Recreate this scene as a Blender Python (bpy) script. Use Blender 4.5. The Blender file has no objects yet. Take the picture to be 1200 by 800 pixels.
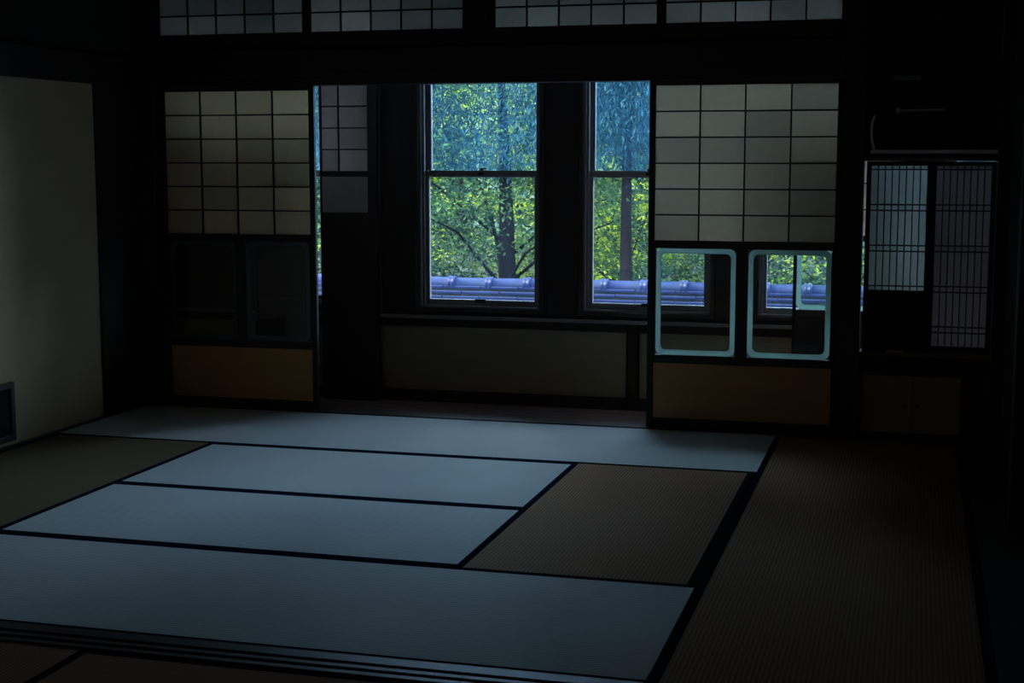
import bpy, bmesh, math, random
import numpy as np
from mathutils import Vector, Matrix

# ------------------------------------------------------------------ camera, world, sun, exposure
SC = bpy.context.scene
COL = SC.collection
cam = bpy.data.cameras.new('camera')
cam.sensor_width = 36.0
cam.lens = 36.0 * 1715 / 1200
cam.clip_end = 500
cam_o = bpy.data.objects.new('camera', cam)
COL.objects.link(cam_o)
cam_o.location = (0, 0, 1.5)
cam_o.rotation_euler = (math.radians(90 - 7.08), 0, math.radians(15.4))
SC.camera = cam_o
SC.view_settings.view_transform = 'Standard'
SC.view_settings.look = 'None'
SC.view_settings.gamma = 1.0
SC.view_settings.use_curve_mapping = False
SC.view_settings.exposure = 0.75
SC.cycles.max_bounces = 16
SC.cycles.diffuse_bounces = 8
SC.cycles.glossy_bounces = 6
SC.cycles.transparent_max_bounces = 24

SKY = 0.95
SUN = 15.0
world = bpy.data.worlds.new('world')
SC.world = world
world.use_nodes = True
wn = world.node_tree
bg = wn.nodes['Background']
sky = wn.nodes.new('ShaderNodeTexSky')
sky.sky_type = 'NISHITA'
sky.sun_disc = False
sky.sun_elevation = math.radians(48)
sky.sun_rotation = math.radians(200)
sky.air_density = 1.0
sky.dust_density = 0.6
sky.ozone_density = 1.6
hs = wn.nodes.new('ShaderNodeHueSaturation')
hs.inputs['Saturation'].default_value = 0.62
wn.links.new(sky.outputs[0], hs.inputs['Color'])
veil = wn.nodes.new('ShaderNodeMix')             # thin even cloud over the blue
veil.data_type = 'RGBA'; veil.blend_type = 'ADD'
veil.inputs[0].default_value = 1.0
veil.inputs[7].default_value = (3.4, 4.6, 6.2, 1)
wn.links.new(hs.outputs[0], veil.inputs[6])
wn.links.new(veil.outputs[2], bg.inputs[0])
bg.inputs[1].default_value = SKY

sun_d = bpy.data.lights.new('sun', 'SUN')
sun_d.energy = SUN
sun_d.angle = math.radians(0.6)
sun_d.color = (1.0, 0.93, 0.72)
sun = bpy.data.objects.new('sun', sun_d)
COL.objects.link(sun)
sun.rotation_euler = (math.radians(42), 0, math.radians(-30))     # high, from behind the house and to the left
sun.location = (-6, -6, 12)

# portals: they give off nothing, they only guide the sky's light through the four windows
for i, px in enumerate((-3.72, -2.655, -1.585, -0.51, 0.56)):
    pd = bpy.data.lights.new('portal', 'AREA')
    pd.shape = 'RECTANGLE'
    pd.size = 0.80
    pd.size_y = 1.98
    pd.cycles.is_portal = True
    po = bpy.data.objects.new('portal', pd)
    COL.objects.link(po)
    po.location = (px, 9.16, 1.55)
    po.rotation_euler = (math.radians(90), 0, math.radians(180))
    po.rotation_euler = (Vector((0, -1, 0))).to_track_quat('-Z', 'Z').to_euler()

R = random.Random(7)

# ------------------------------------------------------------------ materials
def nodes(name):
    m = bpy.data.materials.new(name)
    m.use_nodes = True
    nt = m.node_tree
    return m, nt, nt.nodes, nt.links, nt.nodes['Principled BSDF']

def mix_color(nt, fac, a, b):
    n = nt.nodes.new('ShaderNodeMix'); n.data_type = 'RGBA'
    for sock, v in ((n.inputs[0], fac), (n.inputs[6], a), (n.inputs[7], b)):
        if hasattr(v, 'links') or hasattr(v, 'is_output'): nt.links.new(v, sock)
        elif isinstance(v, (int, float)): sock.default_value = v
        else: sock.default_value = (*v, 1)
    return n.outputs[2]

def wood(name, c1, c2, rough=0.4, axis='X', scale=1.0, bump=0.15, spec=0.5):
    m, nt, N, L, P = nodes(name)
    tc = N.new('ShaderNodeTexCoord'); mp = N.new('ShaderNodeMapping')
    s = {'X': (1.2, 22, 22), 'Y': (22, 1.2, 22), 'Z': (22, 22, 1.2)}[axis]
    mp.inputs['Scale'].default_value = [v * scale for v in s]
    oi = N.new('ShaderNodeObjectInfo')
    ad = N.new('ShaderNodeVectorMath'); ad.operation = 'ADD'
    mu = N.new('ShaderNodeMath'); mu.operation = 'MULTIPLY'; mu.inputs[1].default_value = 37.0
    L.new(oi.outputs['Random'], mu.inputs[0])
    L.new(tc.outputs['Object'], ad.inputs[0]); L.new(mu.outputs[0], ad.inputs[1])
    L.new(ad.outputs[0], mp.inputs[0])
    no = N.new('ShaderNodeTexNoise'); no.inputs['Scale'].default_value = 1.0
    no.inputs['Detail'].default_value = 5; no.inputs['Distortion'].default_value = 0.6
    L.new(mp.outputs[0], no.inputs[0])
    L.new(mix_color(nt, no.outputs[0], c1, c2), P.inputs['Base Color'])
    P.inputs['Roughness'].default_value = rough
    P.inputs['Specular IOR Level'].default_value = spec
    b = N.new('ShaderNodeBump'); b.inputs['Strength'].default_value = bump; b.inputs['Distance'].default_value = 0.002
    L.new(no.outputs[0], b.inputs['Height']); L.new(b.outputs[0], P.inputs['Normal'])
    return m

def plain(name, c, rough=0.5, metal=0.0, noise=0.0, nscale=8.0, bump=0.0, spec=0.5):
    m, nt, N, L, P = nodes(name)
    P.inputs['Roughness'].default_value = rough
    P.inputs['Metallic'].default_value = metal
    P.inputs['Specular IOR Level'].default_value = spec
    tc = N.new('ShaderNodeTexCoord'); no = N.new('ShaderNodeTexNoise')
    no.inputs['Scale'].default_value = nscale; no.inputs['Detail'].default_value = 6
    L.new(tc.outputs['Object'], no.inputs[0])
    lo = tuple(v * (1 - noise) for v in c); hi = tuple(min(1, v * (1 + noise)) for v in c)
    L.new(mix_color(nt, no.outputs[0], lo, hi), P.inputs['Base Color'])
    if bump:
        b = N.new('ShaderNodeBump'); b.inputs['Strength'].default_value = bump; b.inputs['Distance'].default_value = 0.003
        L.new(no.outputs[0], b.inputs['Height']); L.new(b.outputs[0], P.inputs['Normal'])
    return m

def tatami_material(name, TATAMI_A, TATAMI_B, TATAMI_C, spec):
    m, nt, N, L, P = nodes(name)
    tc = N.new('ShaderNodeTexCoord')
    wv = N.new('ShaderNodeTexWave'); wv.wave_type = 'BANDS'; wv.bands_direction = 'Y'
    wv.inputs['Scale'].default_value = 20.3; wv.inputs['Distortion'].default_value = 0.15
    L.new(tc.outputs['Object'], wv.inputs[0])
    mp = N.new('ShaderNodeMapping'); mp.inputs['Scale'].default_value = (330, 14, 1)
    L.new(tc.outputs['Object'], mp.inputs[0])
    fi = N.new('ShaderNodeTexNoise'); fi.inputs['Scale'].default_value = 1; L.new(mp.outputs[0], fi.inputs[0])
    wear = N.new('ShaderNodeTexNoise'); wear.inputs['Scale'].default_value = 2.2; wear.inputs['Detail'].default_value = 4
    L.new(tc.outputs['Object'], wear.inputs[0])
    c = mix_color(nt, wear.outputs[0], TATAMI_A, TATAMI_B)
    c = mix_color(nt, fi.outputs[0], c, TATAMI_C)
    dk = N.new('ShaderNodeMath'); dk.operation = 'MULTIPLY'; dk.inputs[1].default_value = 0.5
    inv = N.new('ShaderNodeMath'); inv.operation = 'SUBTRACT'; inv.inputs[0].default_value = 1.0
    L.new(wv.outputs['Fac'], inv.inputs[1]); L.new(inv.outputs[0], dk.inputs[0])
    c = mix_color(nt, dk.outputs[0], c, (0.07, 0.05, 0.03))
    df = N.new('ShaderNodeBsdfDiffuse'); df.inputs['Roughness'].default_value = 0.0; L.new(c, df.inputs['Color'])
    gl = N.new('ShaderNodeBsdfAnisotropic'); gl.inputs['Color'].default_value = (0.9, 0.95, 0.85, 1)
    gl.inputs['Roughness'].default_value = 0.6; gl.inputs['Anisotropy'].default_value = 0.8
    mx = N.new('ShaderNodeMixShader'); mx.inputs[0].default_value = spec
    L.new(df.outputs[0], mx.inputs[1]); L.new(gl.outputs[0], mx.inputs[2]); L.new(mx.outputs[0], nt.nodes['Material Output'].inputs[0])
    cx = N.new('ShaderNodeCombineXYZ'); cx.inputs[0].default_value = 1.0
    vt = N.new('ShaderNodeVectorTransform'); vt.vector_type = 'VECTOR'; vt.convert_from = 'OBJECT'; vt.convert_to = 'WORLD'
    L.new(cx.outputs[0], vt.inputs[0]); L.new(vt.outputs[0], gl.inputs['Tangent'])
    b1 = N.new('ShaderNodeBump'); b1.inputs['Strength'].default_value = 0.4; b1.inputs['Distance'].default_value = 0.001
    L.new(wv.outputs['Fac'], b1.inputs['Height'])
    b2 = N.new('ShaderNodeBump'); b2.inputs['Strength'].default_value = 0.3; b2.inputs['Distance'].default_value = 0.004
    L.new(wear.outputs[0], b2.inputs['Height']); L.new(b1.outputs[0], b2.inputs['Normal'])
    L.new(b2.outputs[0], df.inputs['Normal']); L.new(b2.outputs[0], gl.inputs['Normal'])
    return m


def paper(name, c, trans):
    m, nt, N, L, P = nodes(name)
    out = nt.nodes['Material Output']
    tc = N.new('ShaderNodeTexCoord'); no = N.new('ShaderNodeTexNoise'); no.inputs['Scale'].default_value = 30; no.inputs['Detail'].default_value = 6
    L.new(tc.outputs['Object'], no.inputs[0])
    oi = N.new('ShaderNodeObjectInfo')
    hs = N.new('ShaderNodeHueSaturation')
    mr = N.new('ShaderNodeMapRange'); mr.inputs['To Min'].default_value = 0.88; mr.inputs['To Max'].default_value = 1.08
    L.new(oi.outputs['Random'], mr.inputs[0]); L.new(mr.outputs[0], hs.inputs['Value'])
    L.new(mix_color(nt, no.outputs[0], tuple(v * 0.85 for v in c), c), hs.inputs['Color'])
    d = N.new('ShaderNodeBsdfDiffuse'); t = N.new('ShaderNodeBsdfTranslucent')
    L.new(hs.outputs[0], d.inputs[0]); L.new(hs.outputs[0], t.inputs[0])
    mx = N.new('ShaderNodeMixShader'); mx.inputs[0].default_value = trans
    L.new(d.outputs[0], mx.inputs[1]); L.new(t.outputs[0], mx.inputs[2]); L.new(mx.outputs[0], out.inputs[0])
    return m

def glass(name, tint, haze=0.0, haze_c=(0.5, 0.75, 1.0)):
    m, nt, N, L, P = nodes(name)
    out = nt.nodes['Material Output']
    tr = N.new('ShaderNodeBsdfTransparent'); tr.inputs[0].default_value = (*tint, 1)
    gl = N.new('ShaderNodeBsdfGlossy'); gl.inputs['Roughness'].default_value = 0.0
    fr = N.new('ShaderNodeFresnel'); fr.inputs[0].default_value = 1.45
    mx = N.new('ShaderNodeMixShader')
    L.new(fr.outputs[0], mx.inputs[0]); L.new(tr.outputs[0], mx.inputs[1]); L.new(gl.outputs[0], mx.inputs[2])
    last = mx.outputs[0]
    if haze:
        tl = N.new('ShaderNodeBsdfTranslucent'); tl.inputs[0].default_value = (*haze_c, 1)
        tc = N.new('ShaderNodeTexCoord'); mp = N.new('ShaderNodeMapping'); mp.inputs['Scale'].default_value = (5, 1, 1.6)
        mp.inputs['Rotation'].default_value = (0, 0.5, 0)
        no = N.new('ShaderNodeTexNoise'); no.inputs['Scale'].default_value = 1.3; no.inputs['Detail'].default_value = 5
        L.new(tc.outputs['Object'], mp.inputs[0]); L.new(mp.outputs[0], no.inputs[0])
        mr = N.new('ShaderNodeMapRange'); mr.inputs['From Min'].default_value = 0.3; mr.inputs['From Max'].default_value = 0.7
        mr.inputs['To Min'].default_value = haze * 0.4; mr.inputs['To Max'].default_value = haze * 1.6
        L.new(no.outputs[0], mr.inputs[0])
        m2 = N.new('ShaderNodeMixShader'); L.new(mr.outputs[0], m2.inputs[0]); L.new(last, m2.inputs[1]); L.new(tl.outputs[0], m2.inputs[2])
        last = m2.outputs[0]
    L.new(last, out.inputs[0])
    return m

def frosted(name, c):
    m, nt, N, L, P = nodes(name)
    out = nt.nodes['Material Output']
    tl = N.new('ShaderNodeBsdfTranslucent'); tl.inputs[0].default_value = (*c, 1)
    d = N.new('ShaderNodeBsdfDiffuse'); d.inputs[0].default_value = (*c, 1)
    mx = N.new('ShaderNodeMixShader'); mx.inputs[0].default_value = 0.8
    L.new(d.outputs[0], mx.inputs[1]); L.new(tl.outputs[0], mx.inputs[2]); L.new(mx.outputs[0], out.inputs[0])
    return m

def leaf_material(name, c1, c2, trans=0.45, rough=0.5):
    m, nt, N, L, P = nodes(name)
    out = nt.nodes['Material Output']
    ge = N.new('ShaderNodeNewGeometry')
    tc = N.new('ShaderNodeTexCoord'); no = N.new('ShaderNodeTexNoise')
    no.inputs['Scale'].default_value = 1.1; no.inputs['Detail'].default_value = 2
    L.new(tc.outputs['Object'], no.inputs[0])
    mr = N.new('ShaderNodeMapRange'); mr.inputs['From Min'].default_value = 0.40; mr.inputs['From Max'].default_value = 0.62
    mr.inputs['To Min'].default_value = -0.45; mr.inputs['To Max'].default_value = 0.55
    L.new(no.outputs[0], mr.inputs[0])
    ad = N.new('ShaderNodeMath'); ad.operation = 'ADD'; ad.use_clamp = True
    L.new(mr.outputs[0], ad.inputs[0]); L.new(ge.outputs['Random Per Island'], ad.inputs[1])
    c = mix_color(nt, ad.outputs[0], c1, c2)
    L.new(c, P.inputs['Base Color']); P.inputs['Roughness'].default_value = rough
    P.inputs['Specular IOR Level'].default_value = 0.12
    tl = N.new('ShaderNodeBsdfTranslucent'); L.new(c, tl.inputs[0])
    mx = N.new('ShaderNodeMixShader'); mx.inputs[0].default_value = trans
    L.new(P.outputs[0], mx.inputs[1]); L.new(tl.outputs[0], mx.inputs[2]); L.new(mx.outputs[0], out.inputs[0])
    return m

M = {}
M['dark_x'] = wood('dark_wood_across', (0.022, 0.014, 0.016), (0.05, 0.034, 0.034), 0.5, 'X', spec=0.3)
M['dark_z'] = wood('dark_wood_upright', (0.022, 0.014, 0.016), (0.05, 0.034, 0.034), 0.5, 'Z', spec=0.3)
M['dark_y'] = wood('dark_wood_lengthwise', (0.022, 0.014, 0.016), (0.05, 0.034, 0.034), 0.5, 'Y', spec=0.3)
M['lattice'] = wood('lattice_wood', (0.012, 0.009, 0.008), (0.03, 0.02, 0.016), 0.6, 'X', spec=0.2)
M['sash'] = wood('painted_sash_wood', (0.14, 0.125, 0.135), (0.24, 0.21, 0.22), 0.4, 'Z')
M['casing'] = wood('dark_casing_wood', (0.035, 0.026, 0.028), (0.07, 0.05, 0.052), 0.22, 'Z')
M['orange'] = wood('reddish_cedar_board', (0.50, 0.23, 0.08), (0.68, 0.34, 0.13), 0.5, 'X')
M['cupboard'] = wood('cupboard_board', (0.30, 0.25, 0.24), (0.42, 0.36, 0.34), 0.5, 'Z')
M['wainscot'] = wood('wainscot_board', (0.22, 0.18, 0.10), (0.32, 0.26, 0.16), 0.5, 'X')
M['plank'] = wood('polished_floor_board', (0.46, 0.29, 0.27), (0.72, 0.50, 0.46), 0.2, 'X')
M['sill'] = wood('polished_sill', (0.08, 0.06, 0.055), (0.14, 0.10, 0.09), 0.32, 'X')
M['threshold'] = wood('worn_threshold_wood', (0.03, 0.022, 0.02), (0.06, 0.045, 0.04), 0.5, 'X', spec=0.25)
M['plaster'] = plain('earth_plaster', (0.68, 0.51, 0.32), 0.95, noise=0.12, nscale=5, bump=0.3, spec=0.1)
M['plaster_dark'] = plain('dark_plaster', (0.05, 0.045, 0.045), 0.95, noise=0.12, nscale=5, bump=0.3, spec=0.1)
M['paper_fill_window'] = paper('window_paper', (0.75, 0.62, 0.45), 0.35)
M['paper_screen'] = paper('grey_paper', (0.52, 0.43, 0.39), 0.36)
M['ceiling'] = wood('ceiling_board', (0.20, 0.15, 0.10), (0.32, 0.24, 0.16), 0.7, 'X')
M['rush'] = tatami_material('woven_rush_with_sheen', (0.60, 0.64, 0.62), (0.86, 0.90, 0.88), (0.70, 0.74, 0.72), 0.034)  # pale tone paints in the sheen of mats laid across
M['rush_no_sheen'] = tatami_material('woven_rush_no_sheen', (0.29, 0.165, 0.105), (0.43, 0.25, 0.165), (0.37, 0.22, 0.14), 0.004)  # brown tone paints in the missing sheen of lengthwise mats
M['rush_dim_light'] = tatami_material('woven_rush_dim_light', (0.15, 0.105, 0.055), (0.23, 0.16, 0.085), (0.19, 0.135, 0.07), 0.002)  # darker tone paints in the weaker light along the left wall
M['heri'] = plain('mat_border_cloth', (0.010, 0.013, 0.022), 0.75, noise=0.3, nscale=300, spec=0.0)
M['straw'] = plain('straw_core', (0.1, 0.08, 0.05), 0.9, noise=0.2, nscale=60)
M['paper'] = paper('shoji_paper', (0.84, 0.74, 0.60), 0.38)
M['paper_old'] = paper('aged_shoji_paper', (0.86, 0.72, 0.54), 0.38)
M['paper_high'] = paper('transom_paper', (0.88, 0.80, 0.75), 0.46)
M['paper_dim'] = paper('low_light_paper', (0.34, 0.28, 0.27), 0.40)  # darkened to stand for weak light behind the right lattice
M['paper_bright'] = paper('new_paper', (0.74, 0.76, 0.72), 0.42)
M['frost_unlit'] = frosted('unlit_frosted_band', (0.22, 0.22, 0.23))  # greyed so the left panes' bands look unlit from behind
M['pane'] = glass('screen_glass', (0.93, 0.96, 0.95))
M['window_glass'] = glass('old_window_glass', (0.88, 0.95, 0.97), 0.006)
M['window_glass_up'] = glass('hazy_window_glass', (0.80, 0.92, 0.98), 0.014, (0.2, 0.6, 1.0))
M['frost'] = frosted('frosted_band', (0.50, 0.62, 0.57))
M['metal'] = plain('dull_metal', (0.80, 0.78, 0.80), 0.5, metal=0.2, noise=0.05)
M['dull'] = plain('tarnished_metal', (0.25, 0.24, 0.25), 0.6, metal=0.3, noise=0.2)
M['pale_edge'] = plain('pale_grey_edge', (0.75, 0.74, 0.76), 0.5, noise=0.1)  # one pale grey tone for the shelf edge and lip
M['black_metal'] = plain('black_metal', (0.02, 0.02, 0.022), 0.4, metal=0.6)
M['lacquer'] = plain('lacquer', (0.02, 0.015, 0.015), 0.18)
M['tile'] = plain('glazed_roof_tile', (0.003, 0.007, 0.036), 0.40, noise=0.7, nscale=9, bump=0.6, spec=0.16)
M['mortar'] = plain('pale_mortar', (0.02, 0.022, 0.035), 0.8, noise=0.2)
M['bark'] = plain('dark_bark', (0.004, 0.0028, 0.0034), 0.9, noise=0.8, nscale=9, bump=1.0, spec=0.03)
M['bark_grey'] = plain('grey_bark', (0.03, 0.028, 0.028), 0.9, noise=0.5, nscale=14, bump=1.0, spec=0.05)
M['ground'] = plain('garden_ground', (0.08, 0.085, 0.05), 0.95, noise=0.6, nscale=0.7)
M['hill'] = plain('wooded_slope', (0.012, 0.03, 0.014), 0.95, noise=0.8, nscale=0.8)
M['outer_wall'] = plain('outer_render', (0.3, 0.29, 0.27), 0.9, noise=0.1)

# ------------------------------------------------------------------ helpers
def add_box(bm, x0, x1, y0, y1, z0, z1):
    v = [bm.verts.new(p) for p in ((x0,y0,z0),(x1,y0,z0),(x1,y1,z0),(x0,y1,z0),(x0,y0,z1),(x1,y0,z1),(x1,y1,z1),(x0,y1,z1))]
    for f in ((0,3,2,1),(4,5,6,7),(0,1,5,4),(1,2,6,5),(2,3,7,6),(3,0,4,7)):
        bm.faces.new([v[i] for i in f])

def chamfer(bm, w, seg=1):
    if w: bmesh.ops.bevel(bm, geom=list(bm.edges), offset=w, segments=seg, affect='EDGES', profile=0.6)

def add_cyl(bm, p0, p1, r0, r1=None, n=12, caps=True):
    r1 = r0 if r1 is None else r1
    p0, p1 = Vector(p0), Vector(p1)
    q = (p1 - p0).to_track_quat('Z', 'Y')
    a = []; b = []
    for i in range(n):
        t = 2 * math.pi * i / n
        d = q @ Vector((math.cos(t), math.sin(t), 0))
        a.append(bm.verts.new(p0 + d * r0)); b.append(bm.verts.new(p1 + d * r1))
    for i in range(n):
        j = (i + 1) % n
        f = bm.faces.new((a[i], a[j], b[j], b[i])); f.smooth = True
    if caps:
        bm.faces.new(a[::-1]); bm.faces.new(b)

def add_tube(bm, pts, radii, n=8):
    rings = []
    for k, p in enumerate(pts):
        a = pts[max(0, k-1)]; b = pts[min(len(pts)-1, k+1)]
        q = (Vector(b) - Vector(a)).to_track_quat('Z', 'Y')
        rings.append([bm.verts.new(Vector(p) + q @ Vector((math.cos(2*math.pi*i/n), math.sin(2*math.pi*i/n), 0)) * radii[k]) for i in range(n)])
    for k in range(len(rings)-1):
        for i in range(n):
            j = (i+1) % n
            f = bm.faces.new((rings[k][i], rings[k][j], rings[k+1][j], rings[k+1][i])); f.smooth = True
    bm.faces.new(rings[0][::-1]); bm.faces.new(rings[-1])

def link(name, me, mat, parent=None):
    o = bpy.data.objects.new(name, me); COL.objects.link(o)
    if mat and not me.materials: me.materials.append(mat)
    if parent: o.parent = parent
    return o

def obj(name, bm, mat, parent=None, loc=(0, 0, 0)):
    bmesh.ops.recalc_face_normals(bm, faces=list(bm.faces))
    me = bpy.data.meshes.new(name); bm.to_mesh(me); bm.free()
    o = link(name, me, mat, parent); o.location = loc
    return o

_cache = {}
def box(name, mat, x0, x1, y0, y1, z0, z1, parent=None, bev=0.0015):
    """box object whose origin is its centre; same-size boxes share a mesh"""
    dx, dy, dz = x1-x0, y1-y0, z1-z0
    key = (name, round(dx,4), round(dy,4), round(dz,4), mat.name, bev)
    me = _cache.get(key)
    if me is None:
        bm = bmesh.new(); add_box(bm, -dx/2, dx/2, -dy/2, dy/2, -dz/2, dz/2)
        chamfer(bm, min(bev, 0.3*min(dx,dy,dz)))
        bmesh.ops.recalc_face_normals(bm, faces=list(bm.faces))
        me = bpy.data.meshes.new(name); bm.to_mesh(me); bm.free()
        _cache[key] = me
    o = link(name, me, mat, parent)
    o.location = ((x0+x1)/2, (y0+y1)/2, (z0+z1)/2)
    if parent:
        o.location = Vector(o.location) - parent_world(parent)
    return o

_pw = {}
def parent_world(p):
    v = Vector(p.location); q = p.parent
    while q: v += Vector(q.location); q = q.parent
    return v

def tag(o, label, cat=None, group=None, kind=None):
    o['label'] = label
    if cat: o['category'] = cat
    if group: o['group'] = group
    if kind: o['kind'] = kind
    return o

def thing(name, label, cat, loc, group=None, kind=None):
    o = bpy.data.objects.new(name, None); COL.objects.link(o); o.location = loc
    o.empty_display_size = 0.1
    return tag(o, label, cat, group, kind)

def struct(o, label): return tag(o, label, None, None, 'structure')

# ------------------------------------------------------------------ the shell
XL, XR = -4.58, 0.46          # left and right wall faces
YS = 8.07                     # face of the sliding screens
YW = 8.85                     # face of the window wall
ZC = 2.95
NB = -3.0                     # back of the room behind the camera

fl = box('floor', M['dark_x'], XL-2.0, XR+2.2, NB-0.2, 9.05, -0.30, -0.075, bev=0)
struct(fl, 'dark boarded floor under the mats, with polished red-brown corridor boards by the windows')
# corridor boards, one by one, running along the window wall
y = 8.20
for k in range(6):
    for (a, b) in ((-6.3, -3.05 + 0.35*(k % 2)), (-3.05 + 0.35*(k % 2), 2.4)):
        box('plank', M['plank'], a+0.001, b-0.001, y+0.0015, y+0.1065, -0.075, -0.045, fl, 0.002)
    y += 0.108

wl = box('wall_left', M['plaster'], XL-0.12, XL, NB, 8.05, -0.1, ZC, bev=0)
box('upper_wall_shade', M['plaster_dark'], XL, XL+0.006, NB, 8.0, 2.10, 2.86, wl, 0)  # dark sheet paints in the shade above the lintel-height rail
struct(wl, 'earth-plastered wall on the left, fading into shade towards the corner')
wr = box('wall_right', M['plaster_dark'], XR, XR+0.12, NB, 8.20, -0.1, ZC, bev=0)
struct(wr, 'very dark wall at the right edge')
wb = box('wall_back', M['plaster'], XL-0.12, -3.2, NB-0.12, NB, -0.1, ZC, bev=0)
BX0, BX1, BZ0, BZ1 = -3.2, -1.2, 0.9, 1.9
for a in ((BX1, XR+0.12, -0.1, ZC), (BX0, BX1, -0.1, BZ0), (BX0, BX1, BZ1, ZC)):
    box('wall_section', M['plaster'], a[0], a[1], NB-0.12, NB, a[2], a[3], wb, 0)
bw = thing('window_6', None, None, (0, 0, 0)); bw['kind'] = 'structure'; bw['label'] = 'papered fill-light window added in the wall behind the viewer'  # unseen window, added behind the camera for warm fill light
for k in range(9):
    x_ = BX0 + 0.25*k; box('upright_bar', M['dark_z'], x_-0.012, x_+0.012, NB-0.08, NB-0.055, BZ0, BZ1, bw, 0)
for k in range(6):
    z_ = BZ0 + 0.2*k; box('cross_bar', M['dark_x'], BX0, BX1, NB-0.079, NB-0.056, z_-0.01, z_+0.01, bw, 0)
box('paper_sheet', M['paper_fill_window'], BX0, BX1, NB-0.092, NB-0.09, BZ0, BZ1, bw, 0)
struct(wb, 'wall behind the viewer')
ce = box('ceiling', M['ceiling'], XL-2.0, XR+2.2, NB-0.2, 9.3, ZC, ZC+0.12, bev=0)
struct(ce, 'dark boarded ceiling')
for k in range(9):
    box('ceiling_batten', M['dark_y'], XL+0.3+k*0.52, XL+0.33+k*0.52, NB+0.05, 7.95, ZC-0.03, ZC, ce, 0.002)

n_trim = [0]
def trim(label, mat, *b, bev=0.003):
    n_trim[0] += 1
    return struct(box('trim_%d' % n_trim[0], mat, *b, bev=bev), label)

# posts in the screen plane
trim('dark corner post left of the left screen', M['dark_z'], XL, -4.445, 8.00, 8.15, -0.05, ZC)
trim('dark post right of the right screen', M['dark_z'], -0.385, -0.275, 8.00, 8.15, -0.05, ZC)
trim('dark post in the right corner beside the lattice window', M['dark_z'], 0.40, XR, 7.98, 8.20, -0.05, ZC)
trim('short dark strut between the two middle transoms', M['dark_z'], -2.483, -2.347, 8.01, 8.13, 2.13, ZC)
trim('long dark lintel over the sliding screens', M['dark_x'], -4.445, -0.385, 8.02, 8.14, 1.93, 1.985)
trim('wide dark rail along the top of the sliding screens', M['dark_x'], -4.44, -0.385, 7.985, 8.09, 1.985, 2.13)
trim('dark sill beam under the paper transoms', M['dark_x'], -4.44, -0.385, 8.02, 8.14, 2.13, 2.232)
trim('dark beam over the paper transoms', M['dark_x'], -4.44, -0.385, 8.02, 8.14, 2.62, 2.70)
trim('grooved threshold under the sliding screens', M['sill'], -4.445, -0.385, 8.035, 8.20, -0.07, 0.0)
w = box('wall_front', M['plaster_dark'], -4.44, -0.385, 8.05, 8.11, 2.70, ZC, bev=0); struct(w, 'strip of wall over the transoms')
# dark rails of the left wall and the right wall
trim('dark rail running along the left wall at lintel height', M['dark_y'], XL, XL+0.03, NB, 8.0, 1.93, 2.10)
trim('dark cornice along the left wall', M['dark_y'], XL, XL+0.04, NB, 8.0, 2.86, ZC)
trim('narrow dark floor strip along the left wall', M['dark_y'], XL, -4.54, NB, 8.0, -0.07, 0.004)
trim('dark floor board along the right wall', M['dark_y'], 0.275, XR, NB, 7.90, -0.07, -0.001, bev=0)
trim('dark upright board against the right wall', M['dark_z'], 0.40, XR, 6.1, 6.22, 0.02, ZC)
trim('dark rail along the right wall', M['dark_y'], 0.43, XR, NB, 6.1, 1.93, 2.10)

trim('dark wood panel on the left wall beside the corner post', M['dark_z'], XL, XL+0.014, 7.56, 8.0, 0.004, 1.93)
# threshold between the two rooms, with its two sliding grooves
th = thing('trim_20', None, None, (0, 0, 0)); del th['label']
th['kind'] = 'structure'; th['label'] = 'dark grooved threshold crossing the floor between the two rooms'
for (a, b, z) in ((3.862, 3.888, 0.006), (3.888, 3.912, -0.006), (3.912, 3.937, 0.006), (3.937, 3.961, -0.006), (3.961, 4.02, 0.006)):
    box('threshold_rib', M['threshold'], XL+0.04, -0.71, a, b, -0.07, z, th, 0.001)

# ------------------------------------------------------------------ tatami mats
def tatami(label, x0, x1, y0, y1, group='tatami mats'):
    g = 0.0004
    x0 += g; x1 -= g; y0 += g; y1 -= g
    cx, cy = (x0+x1)/2, (y0+y1)/2
    vert = (y1-y0) > (x1-x0)
    L_, W_ = ((y1-y0), (x1-x0)) if vert else ((x1-x0), (y1-y0))
    t = thing('tatami_mat', label, 'tatami mat', (cx, cy, -0.055), group)
    if vert: t.rotation_euler = (0, 0, math.pi/2)
    HB = 0.033
    bm = bmesh.new(); add_box(bm, -L_/2, L_/2, -W_/2+0.002, W_/2-0.002, -0.015, 0.046); chamfer(bm, 0.003)
    obj('straw_core', bm, M['straw'], t)
    bm = bmesh.new(); add_box(bm, -L_/2, L_/2, -W_/2+0.004, W_/2-0.004, 0.046, 0.055); chamfer(bm, 0.0006)
    obj('woven_cover', bm, M['rush_dim_light' if vert and x1 < -3.0 else 'rush_no_sheen' if vert or y1 < 3.9 else 'rush'], t)
    for s in (-1, 1):
        bm = bmesh.new()
        a, b = (W_/2-HB, W_/2)
        if s < 0: a, b = -b, -a
        add_box(bm, -L_/2, L_/2, a, b, 0.0, 0.0565); chamfer(bm, 0.002)
        obj('cloth_border', bm, M['heri'], t)
    return t

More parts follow.
